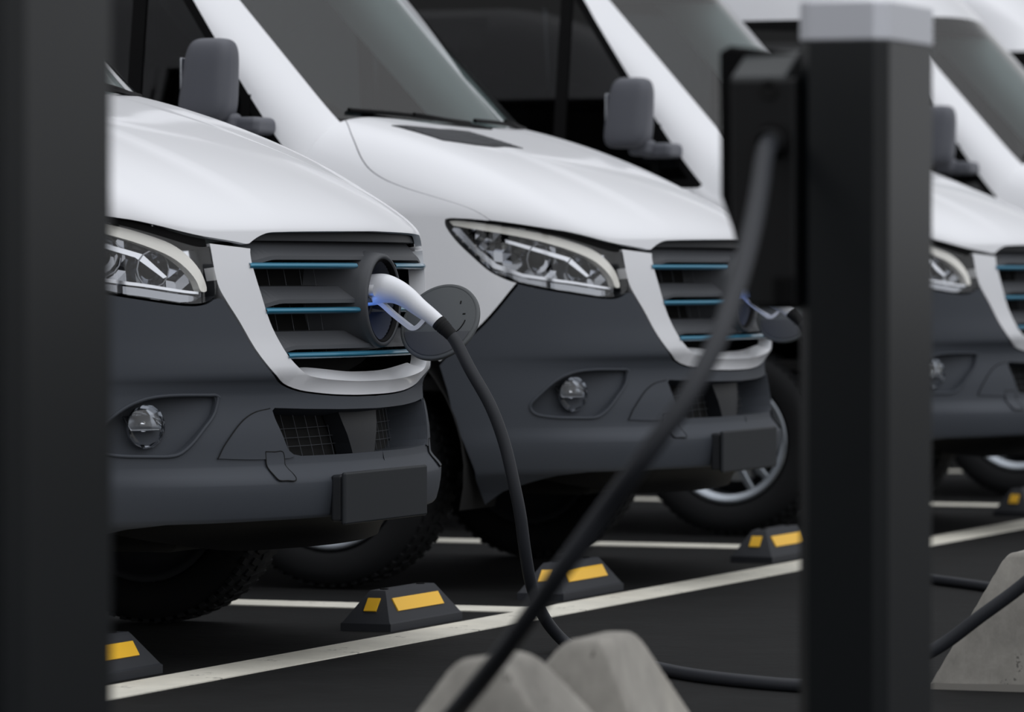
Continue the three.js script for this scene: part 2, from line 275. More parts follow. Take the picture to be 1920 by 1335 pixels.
function buildVan() {
  const van = new THREE.Group();
  // --- painted panels
  add('bonnet', patch(both([...spline2(bonnetLower, 5), ...spline2(bonnetSide, 5).slice(1)].concat([[0, 1]])), { rim: .018 }), M.white, van);
  const fender = [...spline2(bonnetSide, 5).slice(0, -1).map((p) => [p[0] + .0035, p[1] + .002]), [.87, 1], [1.1, 1], [1.36, 1], [1.712, 1], [1.712, .5], [1.712, -.277], ...spline2(archTop, 5).reverse(), ...spline2(diag, 5).reverse(), ...spline2(hlLow, 4).reverse().filter((p) => p[0] >= 1.04).map((p) => [p[0] + .004, p[1] - .004]), [1.258, -.004], [1.235, .001], [1.19, 0], [1.122, -.001]];
  pair('fender', patch(fender, { rim: .03 }), M.white, van);
  const door = [[1.722, 1], [2.64, 1], [2.64, sillLow + .05], [2.09, sillLow + .05], [2.07, -.55], [1.99, -.39], [1.87, -.30], [1.722, -.268]];
  for (const d of pair('door', patch(door, { rim: .03 }), M.white, van)) {
    const s = d.geometry.boundingBox ?? (d.geometry.computeBoundingBox(), d.geometry.boundingBox), k = s.max.z > 0 ? 1 : -1;
    add('door_handle', [rbox(.16, .03, .03, .012, -1.9, 1.12, k * 1.005)], M.darker, d);
  }
  // --- bumper: from the headlamps down to the lower lip, with the fog lamp recesses and the air intake left open
  const inHalf = [[0, -.442], [.2, -.438], [.36, -.432], [.478, -.426], [.488, -.432], [.484, -.455], [.468, -.495], [.447, -.530], [.43, -.540], [.40, -.545], [.2, -.548], [0, -.549]];
  const fog = spline2(fogOut, 4, true);
  const lowEdge = [[1.15, .29], [1.08, .30], [1.0, .325], [.92, .35], [.84, .36], [.6, .362], [.4, .362], [.2, .362], [0, .362]].map(([s, y]) => [s, vOf(s, y)]);
  const upper = [[0, -.412], ...spline2(trimOut, 4).slice(0, -1).reverse().map((p) => [p[0] + .004, p[1] - .004]).filter((p) => p[1] < -.155), [.678, -.158], ...spline2(hlLow, 4).reverse().filter((p) => p[0] > .69 && p[0] < 1.05).map((p) => [p[0], p[1] - .006]), ...spline2(diag, 5).map((p) => [p[0] - .006, p[1] - .006]), ...spline2(arch, 5), ...lowEdge.slice(1)];
  // one half: outline with two openings, joined by cuts
  const cutAt = (outer, hole, io, ih) => { const h = [...hole.slice(ih), ...hole.slice(0, ih + 1)]; return [...outer.slice(0, io + 1), ...h, ...outer.slice(io)]; };
  const orient = (P, ccw) => { let a = 0; P.forEach((p, i) => { const q = P[(i + 1) % P.length]; a += p[0] * q[1] - q[0] * p[1]; }); return (a > 0) === ccw ? P : P.slice().reverse(); };
  const half = (() => {
    const out = [...upper.slice(0, -1), [0, vOf(0, .362)], [0, -.549], ...inHalf.slice(0, -1).reverse()];
    let P = orient(out, true), F = orient(fog, false);
    const far = P.reduce((b, p, i) => Math.hypot(p[0] - 1.2, p[1] + .5) < Math.hypot(P[b][0] - 1.2, P[b][1] + .5) ? i : b, 0);
    const fi = F.reduce((b, p, i) => (p[0] > F[b][0] ? i : b), 0);
    return cutAt(P, F, far, fi);
  })();
  pair('bumper', low(half, { rim: .02, step: .03 }), M.dark, van);
  add('lower_lip', low(both([...[[0, .385], [.6, .385], [.9, .375], [1.02, .35]].map(([s, y]) => [s, vOf(s, y)]), [1.02, vOf(1.02, .30)], [.8, vOf(.8, .285)], [.5, vOf(.5, .272)], [0, vOf(0, .272)]]), { rim: .03, off: (s, y) => -.035 - .04 * sstep(.5, .95, Math.abs(s)) }), M.black, van);
  pair('intake_blank', low(spline2([[.69, -.540], [.665, -.505], [.607, -.456], [.557, -.434], [.50, -.427], [.486, -.46], [.468, -.500], [.452, -.532], [.43, -.545], [.55, -.547], [.69, -.540]], 3), { off: .004, rim: .012 }), M.dark, van);
  pair('tow_cover', low([[.537, -.529], [.474, -.533], [.468, -.596], [.474, -.602], [.532, -.599], [.537, -.594]], { off: .004, rim: .01, step: .02 }), M.dark, van);
  for (const k of [1, -1]) {
    const gap = (name, P) => add(name, tube(P.map((p) => { const q = fascia(k * p[0], p[1] + edgeY(p[0])), n = fasciaNormal(k * p[0], p[1] + edgeY(p[0])); return [q[0] + n.x * .0035, q[1] + n.y * .0035, q[2] + n.z * .0035]; }), .0016, 80, 5), M.void, van);
    gap('tow_cover_gap', spline2([[.537, -.529], [.505, -.531], [.474, -.533], [.471, -.565], [.468, -.596], [.474, -.602], [.503, -.601], [.532, -.599], [.537, -.594], [.537, -.56], [.537, -.529]], 3));
    gap('panel_gap', spline2([[.69, -.542], [.665, -.506], [.607, -.457], [.557, -.435], [.50, -.427]], 6));
  }
  // air intake
  const ik = new THREE.Group(); ik.name = 'lower_intake'; van.add(ik);
  add('intake_duct', low(both(inHalf), { rimOnly: true, rim: .085, off: -.019 }), M.dark, ik);
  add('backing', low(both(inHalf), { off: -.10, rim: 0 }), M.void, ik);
  add('divider', low([[.13, -.43], [-.13, -.43], [-.07, -.555], [.07, -.555]], { off: -.05, rim: .045 }), M.darker, ik);
  { const w = []; for (const v of [-.465, -.495, -.522]) w.push(tube(Array.from({ length: 25 }, (_, i) => onSkin(mix(-.47, .47, i / 24), v, -.09)), .0009, 40, 5));
    for (let s = -.44; s <= .45; s += .055) w.push(tube([onSkin(s + .012, -.43, -.09), onSkin(s - .012, -.55, -.09)], .0009, 2, 5));
    tag(add('intake_mesh', w, M.meshwire, ik), null, null, null, 'stuff'); }
  // number plate carrier
  const pc = new THREE.Group(); pc.name = 'plate_carrier'; van.add(pc);
  add('bracket', rbox(.03, .115, .51, .008, .082, .408, .07), M.darker, pc);
  add('blank_plate', rbox(.012, .128, .535, .006, .106, .408, .07), M.plate, pc);
  // --- fog lamps
  for (const k of [1, -1]) {
    const m = (P) => (k > 0 ? P : flipPoly(P)), f = new THREE.Group(); f.name = 'fog_lamp'; van.add(f);
    const deep = (s, v) => -.012 - .045 * sstep(.66, .86, Math.abs(s)) * (.55 + .45 * sstep(-.56, -.42, v));
    add('pocket', [patch(m(fog), { off: deep, rim: 0, step: .03 }), patch(m(fog), { rimOnly: true, rim: .075 })], M.pocket, f);
    const ring = fog.map((p) => onSkin(k * (.86 + (p[0] - .86) * 1.035), -.475 + (p[1] + .475) * 1.05, .001)); ring.push(ring[0]);
    add('bead', tube(ring, .0045, 120, 6), M.dark, f);
    const c = onSkin(k * .862, -.484, -.02), yaw = k * .55, place = (g) => alongX(g).rotateY(-yaw).translate(...c);
    add('bowl', place(flatted(lathe([[0, -.045], [.014, -.047], [.026, -.036], [.038, -.03], [.044, -.016], [.051, -.007], [.053, .004]], 13))), M.fogbowl, f);
    add('reflector_shelf', rbox(.05, .004, .082, .0015).rotateZ(-.75).rotateY(-yaw).translate(c[0] - .012, c[1] + .008, c[2]), M.satin, f);
    add('bulb_shield', place(lathe([[0, -.005], [.012, -.006], [.014, -.02], [.006, -.03]], 16)), M.chrome, f);
    add('lens', place(lathe([[0, .024], [.02, .022], [.038, .014], [.051, .002], [.052, -.004]], 32)), M.lens, f);
  }
  // --- headlamps
  const hl = [...spline2(hlTop, 4).slice(0, -1), ...spline2(hlLow, 4).slice(0, -1), ...spline2(hlInner, 4).slice(0, -1)];
  for (const k of [1, -1]) {
    const m = (P) => (k > 0 ? P : flipPoly(P)), h = new THREE.Group(); h.name = 'headlamp'; van.add(h);
    add('housing', patch(m(hl), { rimOnly: true, rim: .10 }), M.darker, h);
    add('facet_reflector', flatted(patch(m(hl), { off: (s, v) => -.085 + .03 * hash(s, v), rim: 0, step: .03 })), M.mottle, h);
    add('seal', patch(m([...spline2(hlTop, 4).map((p) => [p[0], p[1] + .001]), ...[[1.12, .001], [1.0, 0], [.889, -.004], [.782, -.008], [.692, -.016]]]), { off: -.012, rim: .01 }), M.black, h);
    const drl = [[1.248, -.010], [1.235, -.007], [1.12, -.012], [1.0, -.016], [.948, -.018], [.844, -.028], [.787, -.038], [.752, -.055], [.724, -.080], [.708, -.105], [.700, -.140], [.716, -.142], [.728, -.118], [.752, -.092], [.79, -.070], [.85, -.056], [.948, -.042], [1.0, -.038], [1.10, -.034], [1.17, -.030], [1.235, -.022]];
    add('light_strip', patch(m(spline2(drl, 3)), { off: -.014, rim: .03, step: .02 }), M.drl, h);
    const blade = [[1.235, -.028], [1.215, -.03], [1.16, -.085], [1.10, -.128], [1.02, -.147], [.9, -.148], [.72, -.143], [.72, -.149], [.9, -.156], [1.02, -.157], [1.11, -.142], [1.175, -.095], [1.24, -.035]];
    add('chrome_blade', patch(m(blade), { off: -.02, rim: .03, step: .02 }), M.chrome, h);
    add('lower_reflector', patch(m([[1.10, -.148], [1.0, -.160], [.9, -.159], [.73, -.152], [.70, -.155], [.72, -.165], [.76, -.172], [.9, -.178], [1.03, -.172]]), { off: -.045, rim: .02, step: .015 }), M.mottle, h);
    add('inner_reflector', patch(m([[.697, -.04], [.75, -.04], [.70, -.10], [.690, -.135], [.684, -.11]]), { off: -.05, rim: .03, step: .015 }), M.chrome, h);
    for (const [s, v, r] of [[.965, -.095, .046], [.835, -.105, .042]]) {
      const c = onSkin(k * s, v, -.045), yaw = k * .6, place = (g) => alongX(g).rotateY(-yaw).translate(...c);
      const b = new THREE.Group(); b.name = 'projector'; h.add(b);
      add('bowl', place(flatted(lathe([[.014, -.035], [r * .6, -.03], [r * .9, -.012], [r, .008], [r * 1.08, .008]], 14))), M.mottle, b);
      add('projector_lens', place(lathe([[0, .012], [r * .3, .010], [r * .52, 0], [r * .58, -.012]], 24)), M.black, b);
    }
    const fin = [[1.07, -.05], [.86, -.075], [.80, -.118], [.81, -.124], [.88, -.086], [1.07, -.06]];
    add('fin', patch(m(fin), { off: -.03, rim: .02, step: .02 }), M.chrome, h);
    for (let i = 0; i < 5; i++) { const t = i / 4, a = [mix(1.218, 1.135, t), mix(-.048, -.120, t)], q = (ds, dv) => [a[0] + ds, a[1] + dv];
      add('turn_signal', patch(m([q(-.012, .007), q(.010, .007), q(.013, -.005), q(-.009, -.005)]), { off: -.03, rim: .01, step: .05 }), M.drl, h); }
    add('lens', patch(m(hl), { off: -.001, rim: 0 }), M.lens, h);
  }
  // --- grille
  add('grille_surround', patch(both([...spline2(trimIn, 4).reverse(), ...spline2(trimOut, 4)]), { rim: .042, step: .025 }), M.white, van);
  const gr = new THREE.Group(); gr.name = 'grille'; van.add(gr);
  const openAt = curve1([[.69, 0], [.692, .2], [.70, .33], [.712, .385], [.735, .427], [.759, .455], [.787, .477], [.84, .511], [.94, .547], [.98, .561], [1.05, .56]]);
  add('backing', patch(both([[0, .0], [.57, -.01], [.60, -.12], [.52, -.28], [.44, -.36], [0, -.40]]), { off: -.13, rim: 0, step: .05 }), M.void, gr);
  const louvre = (prof, dip = 0) => {
    const n = 60, L = Math.max(...prof.map((p) => openAt(p[1]))) + .01;
    return grid((u, w) => { const i = w * (prof.length - 1), a = Math.min(Math.floor(i), prof.length - 2), t = i - a, d = mix(prof[a][0], prof[a + 1][0], t), s = mix(-1, 1, u) * L; let y = mix(prof[a][1], prof[a + 1][1], t); if (w > .3) y -= dip * sstep(L - .11, L - .02, Math.abs(s)); const p = fascia(s, y); return [p[0] - d * (1 - .2 * (s / L) ** 2), y, p[2]]; }, n, prof.length - 1).toNonIndexed();
  };
  const flat = (g) => { g.computeVertexNormals(); return g; };
  add('top_rail', flat(louvre([[.09, 1.062], [.028, 1.062], [.026, 1.036], [.05, 1.033]])), M.darker, gr);
  for (const [a, b] of [[1.034, .990], [.925, .884], [.815, .772]]) add('louvre', flat(louvre([[.12, a + .002], [.055, a], [.012, b + .010], [.012, b], [.12, b - .003]], .012)), M.slat, gr);
  for (const [y, gap] of [[.975, .125], [.866, .125], [.757, 0]]) {
    const L = openAt(y) + (y > .97 ? .012 : .004), runs = gap ? [[-L, -gap], [gap, L]] : [[-L, L]];
    for (const [a, b] of runs) { const pr = [[.006, -.008], [-.007, -.005], [-.009, .001], [-.005, .0065], [.006, .008]];
      add('accent_strip', grid((u, w) => { const s = mix(a, b, u), p = fascia(s, y), i = Math.round(w * 4); return [p[0] - .004 - pr[i][0], y + pr[i][1], p[2]]; }, 40, 4).toNonIndexed(), M.blue, gr); }
  }
  { const w = []; for (let i = -7; i <= 7; i++) { const s = i * .072 + .02; w.push(tube([onSkin(s * 1.03, vOf(s, 1.02), -.10), onSkin(s * .97, vOf(s, .70), -.10)], .001, 4, 5)); }
    tag(add('grille_mesh', w, M.meshwire, gr), null, null, null, 'stuff'); }
  // --- charge port in the middle of the grille
  const cp = new THREE.Group(); cp.name = 'charge_port'; van.add(cp);
  const atPort = (g) => alongX(g).translate(.018, .889, 0);
  add('bezel', atPort(lathe([[.092, -.02], [.098, .035], [.102, .050], [.106, .056], [.112, .057], [.117, .052], [.121, .03], [.128, -.02], [.15, -.075], [.165, -.10]], 64)), M.slat, cp);
  add('lip', atPort(lathe([[.097, .046], [.1005, .0545], [.104, .0545]], 64)), M.black, cp);
  add('recess', atPort(lathe([[0, -.045], [.085, -.045], [.094, -.035], [.098, .03], [.101, .052]], 48)), M.black, cp);
  add('socket', atPort(lathe([[.0, -.01], [.028, -.01], [.030, -.012], [.030, .006], [.040, .010], [.043, .004], [.043, -.045]], 32)), M.darker, cp);
  add('status_light', atPort(new THREE.TorusGeometry(.066, .0035, 8, 40).rotateX(Math.PI / 2).translate(0, -.038, 0)), M.glow, cp);
  { const l = new THREE.PointLight('#5a94ff', .006); l.position.set(.035, .848, .05); l.castShadow = true; cp.add(l); }
  for (const s of [-1, 1]) add('flare', extrude([[0, 0], [.10, .0], [.10, .012]], .006).rotateY(Math.PI / 2 * 0).scale(1, 1, 1).rotateY(s > 0 ? Math.PI / 2 + .35 : Math.PI / 2 * 3 - .35).translate(.045, s > 0 ? .86 : .86, s * -.19 * -1 * .6), M.slat, cp);
  // open lid, hinged beside the port
  const lid = new THREE.Group(); lid.name = 'charge_lid'; van.add(lid);
  lid.position.set(.1735, .833, -.13); lid.rotation.set(-.52, -.10, 0);
  add('lid_disc', lathe([[0, .006], [.0985, .006], [.0992, .0045], [.1002, .0045], [.101, .006], [.1065, .0055], [.109, .003], [.109, -.003], [.1065, -.006], [0, -.008]], 72).rotateX(Math.PI / 2), M.lid, lid);
  add('latch_hole', [rbox(.004, .009, .002, .001, .050, .052, .0065), rbox(.008, .004, .002, .001, .066, .018, .0065)], M.void, lid);
  add('slot', new THREE.TorusGeometry(.062, .0016, 6, 20, 1.15).rotateZ(-1.35).translate(.012, .012, .0065), M.void, lid);
  add('step', extrude(Array.from({ length: 25 }, (_, i) => { const a = Math.PI + .28 + i / 24 * (Math.PI - .62); return [.0975 * Math.cos(a), .0975 * Math.sin(a)]; }), .003).translate(0, 0, .004), M.slat, lid);
  add('hinge_arm', tube([[-.085, -.02, -.012], [-.11, 0, -.03], [-.115, .02, -.055]], .008, 12, 8), M.darker, lid);
  // --- bonnet vents
  for (const k of [1]) { const m = (P) => (k > 0 ? P : flipPoly(P)), q = [[.774, .905], [.273, .90], [.285, .75], [.60, .752], [.74, .768]];
    const g = new THREE.Group(); g.name = 'bonnet_vent'; van.add(g);
    add('vent_frame', patch(m(q), { off: .002, rim: .006, step: .05 }), M.darker, g);
    for (let i = 0; i < 5; i++) { const v = .78 + i * .024; add('vent_slat', tube(Array.from({ length: 13 }, (_, j) => onSkin(k * mix(.30, .745, j / 12), v, .0005)), .004, 14, 6), M.slat, g); } }
  // --- windscreen, wipers, cowl
  add('windscreen', grid((u, w) => screenAt(2 * u - 1, w), 32, 24), M.screen, van);
  add('cowl', grid((u, w) => { const a = 2 * u - 1, p = skin(a * .88, .985), q = screenAt(a, .035); return w < .5 ? [p[0], p[1] - .015, p[2]] : [q[0], q[1], q[2]]; }, 30, 2), M.black, van);
  const wp = (pts) => tube(pts.map(([a, b, d]) => { const p = screenAt(a, b); return [p[0] + .7 * d, p[1] + .7 * d, p[2]]; }), .007, 30, 6);
  for (const pts of [[[.90, .070, .008], [.6, .055, .012], [.3, .04, .012], [.05, .03, .012]], [[-.05, .05, .008], [-.35, .045, .012], [-.65, .04, .012], [-.90, .035, .012]]]) {
    const [A, B] = [pts[1], pts[2]], w = new THREE.Group(); w.name = 'wiper'; van.add(w);
    add('wiper_blade', wp(pts), M.black, w); add('wiper_arm', [wp([[B[0] - .45, .01, .01], [mix(A[0], B[0], .7), .035, .022], [mix(A[0], B[0], .3), .05, .018]])], M.black, w); }
  // --- screen pillars
  const wedge = (t) => screenAt(1, t), sedge = (t) => { const y = mix(1.275, 2.05, t), x = mix(-1.03, -1.585, t ** .92); return [x, y, winZ(y)]; };
  const pillar = grid((u, t) => {
    const A = wedge(mix(-.02, 1, t)), B = sedge(t), C = [Math.max(A[0], B[0]) + .005 - .10 * t, (A[1] + B[1]) / 2 + .01, mix(A[2], B[2], .86)];
    const q = [0, 1, 2].map((i) => (1 - u) ** 2 * A[i] + 2 * u * (1 - u) * C[i] + u * u * B[i]), T = skin(mix(.90, 1.375, u), 1), f = sstep(0, .16, t);
    return [0, 1, 2].map((i) => mix(T[i], q[i], f));
  }, 14, 40);
  pair('screen_pillar', pillar, M.white, van);
  // --- side windows
  const frontEdge = Array.from({ length: 12 }, (_, i) => { const p = sedge(i / 11); return [p[0], p[1]]; });
  const win = [...frontEdge, [-2.28, 2.05], [-2.32, 2.0], [-2.34, 1.31], [-2.31, 1.272], [-1.2, 1.268], [-1.07, 1.266]];
  const wsurf = (x, y) => [x, y, winZ(y)], wn = (x, y) => V(0, .13, 1).normalize();
  const wopt = { surf: wsurf, nrm: wn, step: .06 };
  pair('side_window', patch(win, { ...wopt, rim: 0, off: -.004 }), M.tint, van);
  const inset = (d) => [...frontEdge.map((p) => [p[0] - d * 1.1, p[1]]).filter((p) => p[1] > 1.268 + d && p[1] < 2.05 - d), [-2.29, 2.05 - d], [-2.34 + d, 1.31], [-2.32 + d, 1.268 + d], [-1.05 - 1.2 * d, 1.268 + d]];
  const inn = inset(.03); pair('window_rubber', patch([...win, win[0], inn[0], ...inn.slice(1).reverse(), inn[0]], { ...wopt, off: .002, rim: .01 }), M.black, van);
  pair('quarter_bar', extrude([1.275, 1.36, 1.44, 1.50].map((y) => [winZ(y) + .004, y]).concat([[winZ(1.50) - .02, 1.50], [winZ(1.275) - .02, 1.275]]), .03).rotateY(-Math.PI / 2).translate(-1.20, 0, 0), M.black, van);
  pair('window_bar', extrude([1.28, 1.45, 1.65, 1.85, 2.04].map((y) => [winZ(y) + .004, y]).concat([[winZ(2.04) - .02, 2.04], [winZ(1.28) - .02, 1.28]]), .045).rotateY(-Math.PI / 2).translate(-1.57, 0, 0), M.black, van);
  // --- mirrors
  for (const k of [1]) {
    const m = new THREE.Group(); m.name = 'mirror'; van.add(m);
    const sq = (c, e) => Math.sign(c) * Math.abs(c) ** e;
    add('mirror_housing', plain(grid((u, w) => { const a = u * 2 * Math.PI, b = (w - .5) * Math.PI, cy = sq(Math.sin(b), .42), ring = Math.abs(Math.cos(b)) ** .42, t = 1 - .16 * (cy + 1) / 2;
      return [-1.255 + .088 * t * sq(Math.cos(a), .5) * ring + .012 * cy, 1.535 + .128 * cy, k * 1.12 - .07 * t * sq(Math.sin(a), .6) * ring]; }, 40, 28)), M.mirror, m);
    add('mirror_glass', rbox(.006, .15, .07, .003, -1.336, 1.53, k * 1.12), M.chrome, m);
    add('mirror_foot', [rbox(.12, .055, .15, .02, -1.17, 1.40, k * 1.02), rbox(.09, .06, .08, .02, -1.22, 1.41, k * 1.09)], M.mirror, m);
  }
  // --- roof and load body
  const front = (a) => { const t = Math.abs(a), s = Math.sign(a); if (t <= 1) return screenAt(a, 1); const A = screenAt(1, 1), u = (t - 1) * 4, B = [-1.585, 2.05, winZ(2.05)]; return [mix(A[0], B[0], u), mix(A[1], B[1], u), s * mix(A[2], B[2], u)]; };
  const roofAt = (a, w) => {
    const F0 = front(a), R = roofZ(a), B = [-2.37, R[0], R[1]], t = Math.abs(a), k = t <= 1 ? 1 : 1 - (t - 1) * 4;
    const P1 = [F0[0] - .18 * k - .1 * (1 - k), F0[1] + .21 * k + .0, F0[2]], P2 = [B[0] + .38, B[1] - .02 * k, B[2]], v = 1 - w;
    return [0, 1, 2].map((i) => v ** 3 * F0[i] + 3 * v * v * w * P1[i] + 3 * v * w * w * P2[i] + w ** 3 * B[i]);
  };
  add('roof', grid((u, w) => roofAt(mix(-1.25, 1.25, u), w), 60, 24), M.white, van);
  const sec = (() => { const P = []; for (const y of [.36, .6, .9, 1.265]) P.push([y, y < .6 ? .97 : y > 1.2 ? .975 : .995]); for (const y of [1.4, 1.6, 1.8, 2.0, 2.05]) P.push([y, winZ(y)]); for (let a = 1.2; a > 1e-6; a -= .1) { const r = roofZ(a); P.push([r[0], r[1]]); } P.push([2.56, 0]); return [...P, ...P.slice(0, -1).reverse().map((p) => [p[0], -p[1]])]; })();
  const body = extrude(sec.map((p) => [p[1], p[0]]), 3.5).rotateY(-Math.PI / 2).translate(-2.36, 0, 0);
  const doorPost = (k) => extrude([[.975, 1.265], ...[1.4, 1.6, 1.8, 2.0, 2.05].map((y) => [winZ(y), y]), [winZ(2.05) - .04, 2.05], [.92, 1.265]].map((p) => [p[0] * k, p[1]]), .04).rotateY(-Math.PI / 2).translate(-2.335, 0, 0);
  add('load_body', [body, doorPost(1), doorPost(-1), rbox(.32, .9, .03, .01, -2.2, .84, .965), rbox(.32, .9, .03, .01, -2.2, .84, -.965)], M.white, van);
  // --- cab
  add('dashboard', extrude([[-.98, .7], [-.98, 1.24], [-1.05, 1.36], [-1.30, 1.345], [-1.42, 1.22], [-1.36, .7]], 1.76, .02).translate(0, 0, -.88), M.cab, van);
  add('cab_floor', rbox(1.9, .04, 1.8, .01, -1.5, .62, 0), M.cab, van);
  add('bulkhead', extrude(sec.map((p) => [p[1] * .965, .62 + (p[0] - .36) * .86]), .03).rotateY(-Math.PI / 2).translate(-2.325, 0, 0), M.cab, van);
  add('headliner', grid((u, w) => { const p = roofAt(mix(-1.2, 1.2, u), mix(.03, .97, w)); return [p[0] - .03, p[1] - .035, p[2] * .96]; }, 40, 16), M.cab, van);
  pair('pillar_trim', grid((u, w) => { const p = wedge(mix(.0, .97, w)); return [p[0] - .015 - .27 * u, p[1], p[2] - .02 - .03 * Math.sin(Math.PI * u)]; }, 6, 20), M.trim, van);
  for (const z of [.48, -.48]) { const s = new THREE.Group(); s.name = 'seat'; van.add(s);
    add('seat_cushion', rbox(.5, .14, .5, .05, -1.72, 1.02, z), M.cab, s); add('seat_pedestal', rbox(.35, .34, .40, .03, -1.74, .80, z), M.cab, s);
    add('backrest', rbox(.13, .64, .48, .05, 0, .32, 0).rotateZ(.16).translate(-1.96, 1.06, z), M.cab, s); add('headrest', rbox(.10, .20, .28, .04, -2.08, 1.80, z), M.cab, s); }
  add('steering_wheel', new THREE.TorusGeometry(.20, .016, 8, 32).rotateY(Math.PI / 2).rotateZ(.55).translate(-1.48, 1.36, -.48), M.cab, van);
  // --- underside
  add('underbody', [rbox(5.2, .05, 1.5, .01, -3.1, .33, 0), rbox(.75, .58, 1.15, .02, -.56, .62, 0), rbox(.5, .08, 1.1, .02, -.50, .32, 0), rbox(.5, .34, 1.15, .02, -.9, .62, 0), rbox(3.2, .3, 1.6, .02, -4.1, .45, 0)], M.void, van);
  for (const [x, z] of [[-.94, .855], [-.94, -.855], [-4.66, .855], [-4.66, -.855]]) { const w = buildWheel(Math.sign(z)); w.position.set(x, .346, z); van.add(w); }
  pair('arch_liner', grid((u, w) => { const a = mix(-.25, Math.PI + .25, u), r = .46; return [-.96 + r * Math.cos(a), .36 + r * Math.sin(a), mix(.66, .955, w)]; }, 24, 2), M.void, van);
  return van;
}

// ---------- ground with its painted lines
const ground = tag(new THREE.Group(), 'dark asphalt of the charging lot with pale painted bay lines', null, null, 'structure'); ground.name = 'ground'; scene.add(ground);
add('asphalt', new THREE.BoxGeometry(300, .3, 300).translate(-4, -.15, -4), M.asphalt, ground);
function line(x0, x1, z0, z1) { const g = new THREE.BoxGeometry(x1 - x0, .003, z1 - z0).translate((x0 + x1) / 2, .0015, (z0 + z1) / 2), P = g.attributes.position, U = g.attributes.uv; for (let i = 0; i < P.count; i++) U.setXY(i, P.getX(i) * 1.2, P.getZ(i) * 1.2); add('painted_line', g, M.paint, ground); }
line(-.175, -.012, -16, 5.2);
for (const z of [1.85, -1.41, -4.672, -7.93, -11.19]) line(-5.6, -.175, z - .10, z + .10);

// ---------- rubber wheel stops with yellow reflectors
function makeStop() {
  const t = new THREE.Group(), L = .26, W = .0725, rows = [[0, 1, 1], [.020, 1, 1], [.024, .93, .985], [.098, .36, .70], [.104, .30, .675]];
  const P = rows.map(([y, a, b]) => [[W * a, y, L * b], [W * a, y, -L * b], [-W * a, y, -L * b], [-W * a, y, L * b]]), pos = [];
  const quad = (a, b, c, d) => pos.push(...a, ...b, ...c, ...a, ...c, ...d);
  for (let i = 0; i < rows.length - 1; i++) for (let k = 0; k < 4; k++) { const n = (k + 1) % 4; quad(P[i][k], P[i][n], P[i + 1][n], P[i + 1][k]); }
  quad(P[4][0], P[4][1], P[4][2], P[4][3]);
  const g = new THREE.BufferGeometry(); g.setAttribute('position', new THREE.Float32BufferAttribute(pos, 3)); g.computeVertexNormals();
  add('rubber_body', plain(g), M.rubber2, t);
  const slab = (f, u0, u1, w0, w1) => { const q = [[u0, w0], [u1, w0], [u1, w1], [u0, w1]], A = q.map((p) => f(...p, .0035)), B = q.map((p) => f(...p, -.002)), o = []; const Q = (a, b, c, d) => o.push(...a, ...b, ...c, ...a, ...c, ...d); Q(...A); for (let i = 0; i < 4; i++) Q(B[i], B[(i + 1) % 4], A[(i + 1) % 4], A[i]); const G = new THREE.BufferGeometry(); G.setAttribute('position', new THREE.Float32BufferAttribute(o, 3)); G.setAttribute('uv', new THREE.Float32BufferAttribute(Array.from({ length: o.length / 3 }, (_, i) => [o[i * 3 + 2] * 2.2, o[i * 3 + 1] * 6]).flat(), 2)); G.computeVertexNormals(); return G; };
  const long = (sg) => (z, h, d) => { const y = mix(.024, .098, h), x = mix(W * .93, W * .36, h); return [sg * (x + d * .86), y + d * .5, z]; };
  const end = (sg) => (x, h, d) => { const y = mix(.024, .098, h), z = mix(L * .985, L * .70, h); return [x, y + d * .6, sg * (z + d * .7)]; };
  for (const sg of [1, -1]) { add('reflector', slab(long(sg), -.165, .165, .33, .78), M.reflector, t); add('reflector', slab(end(sg), -.018, .018, .36, .80), M.reflector, t); }
  for (const z of [.13, -.13]) add('bolt', new THREE.CylinderGeometry(.012, .012, .004, 6).translate(0, .105, z), M.black, t);
  return t;
}
M.rubber2 = phys({ color: '#2d2f34', roughness: .6, specularIntensity: .6 });
const stop0 = makeStop();
[[1.187, 'black wheel stop with yellow reflectors, half hidden by the post at the left edge'], [-.765, 'black wheel stop with yellow reflectors under the plate of the plugged-in front van'], [-2.09, 'black wheel stop with yellow reflectors that the blurred cable crosses'], [-4.066, 'black wheel stop with yellow reflectors beside the charger post, below the second van'], [-5.35, 'black wheel stop with a yellow reflector behind the charger post, starboard of the third van'], [-7.33, 'black wheel stop with yellow reflectors in the third bay, farther side']].forEach(([z, label], i) => {
  const o = i ? stop0.clone() : stop0; o.name = numbered('wheel_stop'); scene.add(o); o.position.set(-.292, 0, z); tag(o, label, 'wheel stop', 'wheel stops');
});

// ---------- vans
const van0 = buildVan();
[[0, .25, 'white van nearest the camera, charging plug in its grille beside an open round lid'],
 [-.122, -3.01, 'second white van, whole headlamp and bonnet vent showing behind the plugged-in van'],
 [.06, -6.27, 'third white van, cut through by the charger post, bright wheel rim showing'],
 [.27, -9.53, 'white van behind the charger cap, only windscreen and roof showing at top right'],
 [.10, -12.79, 'farthest white van, side window glimpsed at the upper right edge']].forEach(([x, z, label], i) => {
  const o = i ? van0.clone() : van0; o.name = numbered('van'); scene.add(o); o.position.set(x, 0, z); tag(o, label, 'van', 'parked white vans');
});

